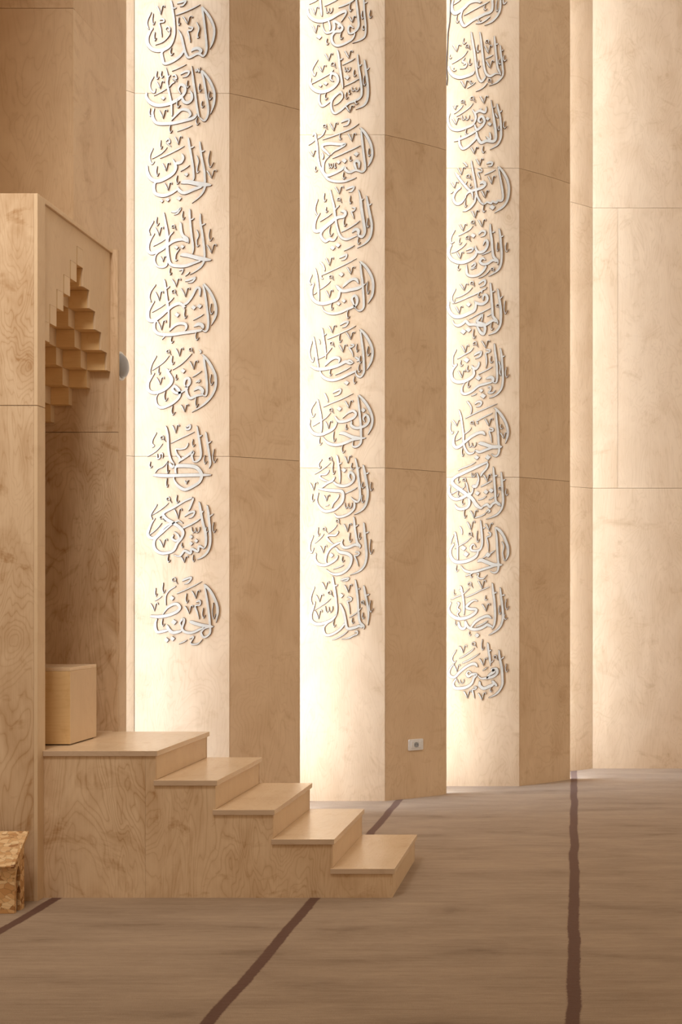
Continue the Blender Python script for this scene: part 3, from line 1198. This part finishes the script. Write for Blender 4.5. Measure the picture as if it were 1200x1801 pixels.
v 25 56 10 11
2.6 63 61 77 55
4.6 76 14 76 25 78 38 79 52 81 64 87 70 87 76
3 78 27 83 26
5 86 72 80 69 72 74 65 75 60 71 64 66 69 69
5 70 77 66 84 58 91 48 93 41 90 40 82 40 75
3.4 47 78 52 73 53 77 47 82 55 80
4.6 89 21 91 33 92 45 93 60 92 74 88 83 80 89 73 93
3 92 34 96 32
i 85 42 4 13
i 98 42 6 14
w 76 80 7
2.6 75 84 68 91 58 96
i 26 75 5 9
m 775 485
v 30 12 12 11
w 45 9 8
2.5 24 34 34 30 42 25 49 18
3 24 20 18 31 18 37 20 42 23 35
2.8 22 42 40 34 58 26 71 18
4 58 13 64 8 68 8 67 14 60 18
i 57 26 5 7
3 63 27 64 22 70 20
6 14 39 12 47 15 56 22 62 32 62 44 57 52 52 54 44 52 38
5 53 40 58 43 65 43 71 38 71 32 68 29 65 32 65 38
v 23 46 11 12
d 43 44 7
2.6 44 66 60 57 77 49
4.6 76 11 77 24 78 38 79 50 80 62 86 69 87 74
3 78 25 83 24
5.5 86 71 80 68 72 73 63 76 52 74 44 74 39 69 34 73 27 76 21 73 19 67
5.5 56 77 61 86 66 88 68 81 66 74 60 72 56 69 60 63 64 59 63 70
w 84 43 8
2.5 71 62 78 58
i 76 71 5 11
d 35 85 8
d 43 82 8
i 49 81 5 14
4.8 87 20 89 33 91 45 92 60 91 74 86 83 80 87 73 90
3 90 36 95 31
i 96 38 6 20
m 775 592
v 62 6 13 12
w 49 8 9
2.8 26 34 36 28 45 23 51 17
v 32 13 11 12
3 25 20 20 29 19 37 20 44 26 41
i 30 36 5 9
d 40 36 8
4.5 51 29 57 25 62 24 60 30 53 34
3.4 69 20 75 21 74 24 69 26 70 34 70 42 69 48
i 75 30 5 10
5.8 26 42 19 50 17 57 19 65 26 69 36 68 46 63 51 57 50 49 48 43
5 48 47 54 49 58 44 59 38
i 40 44 5 9
v 27 51 11 12
d 58 63 8
2.6 58 57 70 51 79 46
4.5 82 11 83 24 85 38 86 52 86 64 84 70 79 69
6 79 70 80 65 77 62 69 64
5 79 69 68 72 58 75 48 83 39 87 33 85 33 77 38 69
i 41 67 5 10
2.8 47 90 56 86
d 62 82 6
d 65 90 8
3.5 72 77 76 76 76 81 73 85 79 85 84 81
4.5 91 18 93 30 94 45 95 60 94 74 90 83 82 90 74 93
3 93 31 98 30
3 88 37 91 46 90 55 92 60
i 98 46 6 16
m 780 700
3.2 36 5 41 11 43 17 42 25
4 48 10 53 6 58 7 56 12 50 14
2.7 34 31 45 25 60 18 82 9
2.7 50 36 60 30 75 23
3 51 36 53 40
4.2 24 18 27 28 29 42 31 56 31 68 34 78 39 84 46 83 49 78
4.5 49 79 55 82 64 79 72 76 80 73
v 14 33 13 10
3 12 37 11 47 14 54 16 50
w 41 35 8
2.5 32 55 39 50 43 45
6 63 57 61 53 54 53 44 58 34 66 26 73 20 75 16 70 17 60 23 50
2.2 19 65 28 60
s 38 67 12 8
v 63 31 12 12
3.5 70 46 75 47 75 50 70 51 72 58 74 68
6 54 68 62 70 74 74 84 74 90 74
4.8 78 15 88 26 95 38 98 50 97 60 94 69
4.4 80 18 81 34 83 50 84 66 85 78 83 86 78 88 73 84
i 86 40 5 7
v 86 52 11 10
i 28 75 4 13
d 51 90 7
d 68 90 8
m 780 805
2.6 23 20 27 17 40 12 50 7
6 68 7 58 11 45 17 30 24 18 30 14 36 17 42 28 50 36 56 44 62 50 71 56 76 60 75 63 71
4.5 68 8 66 16 59 24 57 29
i 22 30 4 8
w 29 31 8
2.3 12 55 20 51 32 45 33 39
3 35 37 37 44 38 50 40 55
s 43 23 6 7
3 51 23 54 32 53 40
5.5 44 42 49 44 52 40 53 34
5.5 11 42 9 52 13 60 20 63 29 61 36 57 44 53 46 44
5.5 38 61 40 68 37 75 28 78 21 76 18 70
i 22 51 4 8
i 28 63 5 8
2.3 14 55 20 51
v 61 25 11 12
2.8 57 44 65 40 74 35
d 52 54 7
d 65 52 7
d 73 50 7
2.8 53 64 60 62 66 58
2.5 69 64 78 59
4.5 76 14 77 26 78 40 79 55 80 66 86 71 87 74
3 78 28 83 27
5 85 73 81 68 75 70 71 75 67 71 62 73 57 76
w 83 44 8
2.5 82 60 84 54
4.6 88 22 89 35 90 50 91 65 89 76 84 84 76 89 65 93
3 90 35 95 33
i 94 47 5 10
v 41 79 11 13
2.6 48 91 58 88 65 84
3.3 65 83 68 79 71 81 67 84
i 31 76 5 15
m 780 905
v 36 10 12 14
3 25 18 28 23 29 31
4 18 26 20 36 22 50 22 64 23 69
3 16 31 13 38 12 45
5.8 17 44 11 54 12 64 18 71 28 72 40 69 50 63 53 56 54 52
w 38 27 8
2.4 18 52 24 48 34 42 43 35
d 31 51 8
d 35 60 8
i 50 25 5 17
4.4 57 9 58 22 59 34 59 46 56 53 50 55 43 54 42 49 46 45 50 50
3 60 21 64 20
v 64 13 11 12
3.3 68 27 72 29 71 33 66 35 68 44 69 56
2.7 60 66 70 60 79 54
d 68 61 8
5 79 19 88 27 94 38 98 50 98 62 94 70
4.4 79 20 81 34 82 50 83 66 84 77 82 86 76 88 71 85
6 52 71 58 69 66 72 76 76 84 76 90 76
5 80 77 70 80 60 83 50 86 40 87 32 84 27 77
3 89 41 92 49 90 58 92 68 94 70
2.6 34 93 42 90 48 86
i 19 77 5 9
i 41 89 4 6
3 50 91 54 89 53 95 60 97 67 91
m 775 1008
w 41 14 9
2.4 16 40 25 36 34 32 45 23
4.4 31 19 33 28 35 40 36 52 36 64
3 29 25 34 30
i 20 25 4 8
v 57 11 12 13
2.6 38 37 50 32 64 25 75 21
5.5 17 44 13 53 15 61 22 67 32 69 44 66 53 60 54 55 44 54 40 51 45 45 52 41 57 43
5 28 73 29 80 33 84 38 82 37 73
5 38 72 42 81 50 85 60 84 68 80 71 78 76 80 81 82
5 46 83 53 74 62 68 72 65 78 69
3.5 25 45 29 46 26 53 30 57 26 62 32 70
i 22 72 4 7
i 67 34 5 7
v 63 46 12 12
2.5 54 81 64 77 72 72
4.6 79 15 80 28 82 42 83 58 83 70 81 80 78 85
3 81 31 86 29
i 88 49 5 13
4.5 91 22 92 35 94 50 95 65 93 76 88 84 80 90 73 94
3 93 34 98 33
i 98 39 6 16
i 96 62 6 8
i 43 88 4 6
d 56 94 7
m 775 1120
w 47 8 9
2.5 29 33 38 28 48 21 52 17
v 29 13 11 12
3 25 20 19 29 18 35 21 39 25 36
2.6 33 40 46 34 60 25
5.5 56 46 54 42 49 41 40 45 30 53 22 61 16 60 13 55 16 47 22 40
v 20 42 10 11
5.2 25 63 20 70 22 77 30 78 40 76 48 70 51 62 55 57 48 57 43 60 40 56 43 52 48 55
s 26 64 10 7
i 62 4 5 16
4.3 72 9 73 20 75 32 76 44
3 74 22 78 20
v 59 32 12 12
2.4 64 51 72 46
w 80 28 8
2.4 76 40 81 35
5.5 70 63 75 57 82 52 78 50 85 49 86 55 80 60 72 62 62 63 57 58
5.5 60 67 60 74 66 78 74 75 80 72 80 66
4.5 78 66 83 71 86 75
4.8 89 20 90 32 93 46 94 60 94 72 89 82 82 88 73 92
3 92 34 97 30
i 98 41 5 12
v 35 81 12 12
3.4 50 76 55 76 53 79 49 80 50 86 52 93
v 57 84 12 12
i 75 76 4 7
'''

# ------------------------------------------------------------------ raised calligraphy roundels
# each line: stroke "width x y x y ..." or a small mark; units are 1/120 of a 140 px square from (m x y)
def spline(p, sub=4):
    if len(p) < 3: sub_n = 3
    else: sub_n = sub
    out = []
    P = [p[0]] + list(p) + [p[-1]]
    for i in range(1, len(P) - 2):
        a, b, c, d = (Vector(P[i + k]) for k in (-1, 0, 1, 2))
        for s in range(sub_n):
            t = s / sub_n
            out.append(0.5 * ((2 * b) + (c - a) * t + (2 * a - 5 * b + 4 * c - d) * t * t + (3 * b - a - 3 * c + d) * t ** 3))
    out.append(Vector(p[-1]))
    return out

def glyphs(line):
    t = line.split(); k = t[0]
    v = [float(q) for q in t[1:]]
    if k == 'v':
        x, y, w, h = v
        return 'vowel_mark', [(2.6, [(x + .02 * w, y + .08 * h), (x + .22 * w, y + .36 * h), (x + .50 * w, y + .92 * h)]),
                              (2.0, [(x + w, y + .24 * h), (x + .96 * w, y + .04 * h), (x + .74 * w, y + .10 * h), (x + .64 * w, y + .45 * h), (x + .52 * w, y + h)])]
    if k == 'i':
        x, y, w, h = v
        return 'vowel_mark', [(2.2, [(x + .40 * w, y), (x + .12 * w, y + .45 * h), (x + .15 * w, y + .78 * h), (x + .45 * w, y + h), (x + w, y + .70 * h)])]
    if k == 'w':
        x, y, s = v
        return 'vowel_mark', [(1.9, [(x + .60 * s, y + .52 * s), (x + .18 * s, y + .55 * s), (x + .12 * s, y + .22 * s), (x + .45 * s, y + .02 * s), (x + .68 * s, y + .25 * s), (x + .66 * s, y + .6 * s), (x + s, y + s)])]
    if k == 's':
        x, y, w, h = v
        return 'doubling_mark', [(1.9, [(x, y), (x + .04 * w, y + .6 * h), (x + .22 * w, y + .95 * h), (x + .46 * w, y + .55 * h), (x + .48 * w, y + .1 * h)]),
                                 (1.9, [(x + .48 * w, y + .5 * h), (x + .66 * w, y + .95 * h), (x + .94 * w, y + .6 * h), (x + w, y)])]
    if k == 'd':
        x, y, s = v
        return 'dot', [(s, [(x, y)])]
    w = float(k)
    return 'letter', [(w, list(zip(v[0::2], v[1::2])))]

THICK = 0.0085
def ribbon(bm, w, pts, tomap, lift):
    CH = 0.42                                           # the cut edge slopes: the face is a little narrower than the foot
    rows = []                                           # (face left, face right, foot left, foot right)
    if len(pts) == 1:                                   # a rhombic dot
        (x, y), s = pts[0], w * 0.60
        q = [Vector((-s * 1.02, .12 * s)), Vector((-.10 * s, -s * .92)), Vector((s * 1.0, -.10 * s)), Vector((.12 * s, s * .95))]
        c = Vector((x, y)); k = 1 - CH / s
        rows = [(c + q[0] * k, c + q[3] * k, c + q[0], c + q[3]), (c + q[1] * k, c + q[2] * k, c + q[1], c + q[2])]
    else:
        c = spline(pts); n = len(c)
        for i, p in enumerate(c):
            d = (c[min(n - 1, i + 1)] - c[max(0, i - 1)])
            d = d.normalized() if d.length > 1e-6 else Vector((1, 0))
            t = i / (n - 1)
            f = min(1.0, 0.62 + 2.6 * t) * min(1.0, 0.30 + 3.2 * (1 - t))
            nib = 0.80 + 0.28 * abs(d.x * 0.55 + d.y * 0.35 + abs(d.x) * 0.2)
            hw = max(0.80, w * f * nib) / 2
            hf = max(0.16, hw - CH)
            o = Vector((-d.y, d.x))
            sl = d * hw * 0.5 if i in (0, n - 1) else Vector((0, 0))   # slanted pen cut at both ends
            en = d * CH if i == 0 else (-d * CH if i == n - 1 else Vector((0, 0)))
            rows.append((p + o * hf - sl + en, p - o * hf + sl + en, p + o * hw - sl, p - o * hw + sl))
    fr = [[bm.verts.new(tomap(r[s].x, r[s].y, THICK + lift)) for r in rows] for s in (0, 1)]
    bk = [[bm.verts.new(tomap(r[s].x, r[s].y, 0.0006)) for r in rows] for s in (2, 3)]
    L_ = rows
    m = len(L_)
    for i in range(m - 1):
        bm.faces.new([fr[0][i], fr[0][i + 1], fr[1][i + 1], fr[1][i]]).material_index = 0
        bm.faces.new([bk[0][i + 1], bk[0][i], bk[1][i], bk[1][i + 1]]).material_index = 1
        for s in (0, 1):
            bm.faces.new([fr[s][i], bk[s][i], bk[s][i + 1], fr[s][i + 1]]).material_index = 1
    for i in (0, m - 1):
        bm.faces.new([fr[0][i], fr[1][i], bk[1][i], bk[0][i]]).material_index = 1

def near(a, b):
    """do two strokes touch?"""
    if len(a[1]) < 2 or len(b[1]) < 2: return False
    ca, cb = spline(a[1], 5), spline(b[1], 5)
    lim = (a[0] + b[0]) / 2 * 0.75
    return any((p - q).length < lim for p in ca for q in cb)

COLS = {0: ('left lettered wall face', 8.22, 'calligraphy roundels on the left lettered wall face'),
        1: ('middle lettered wall face', 8.96, 'calligraphy roundels on the middle lettered wall face'),
        2: ('right lettered wall face', 9.66, 'calligraphy roundels on the right lettered wall face')}
ORD = ['topmost', 'second from the top', 'third from the top', 'fourth from the top', 'fifth from the top', 'sixth from the top',
       'seventh from the top', 'eighth from the top', 'ninth from the top', 'tenth from the top', 'eleventh from the top', 'lowest']
def build_roundels():
    meds = []
    for ln in MED.strip().split('\n'):
        if ln.startswith('m '):
            a = ln.split(); meds.append((float(a[1]), float(a[2]), []))
        elif ln.strip(): meds[-1][2].append(ln)
    count = {0: 0, 1: 0, 2: 0}
    total = {0: sum(1 for m in meds if m[0] < 400), 1: sum(1 for m in meds if 400 < m[0] < 700), 2: sum(1 for m in meds if m[0] > 700)}
    for ox, oy, lines in meds:
        c = 0 if ox < 400 else (1 if ox < 700 else 2)
        where, Y, grp = COLS[c]
        idx = count[c]; count[c] += 1
        which = 'lowest' if idx == total[c] - 1 else ORD[idx]
        ctr = px(ox + 58 * 1.16667, oy + 52 * 1.16667, Y)
        root = thing('calligraphy_roundel', 'grey raised calligraphy roundel, %s on the %s' % (which, where), 'wall calligraphy', ctr, grp)
        def tomap(u, v, t, ox=ox, oy=oy, Y=Y, ctr=ctr):
            q = px(ox + (u - 0.6) * 1.16667, oy + (v - 0.3) * 1.16667, Y)
            return (q.x - ctr.x, -t, q.z - ctr.z)
        strokes, marks = [], []
        for ln in lines:
            kind, gl = glyphs(ln)
            if kind == 'letter': strokes += gl
            else: marks.append((kind, gl))
        # strokes that touch are one cut-out letter
        groups = []
        for s in strokes:
            hit = [g for g in groups if any(near(s, q) for q in g)]
            new = [s]
            for g in hit: new = g + new; groups.remove(g)
            groups.append(new)
        lift = 0.0
        for g in groups:
            kind = 'letter' if max(q[0] for q in g) > 3.6 else 'vowel_mark'
            bm = bmesh.new()
            for w, pts in g:
                lift += 0.00012; ribbon(bm, w, pts, tomap, lift)
            obj(kind, bm, [M_LETTER, M_BURN], root)
        for kind, gl in marks:
            bm = bmesh.new()
            for w, pts in gl:
                lift += 0.00012; ribbon(bm, w, pts, tomap, lift)
            obj(kind, bm, [M_LETTER, M_BURN], root)
build_roundels()
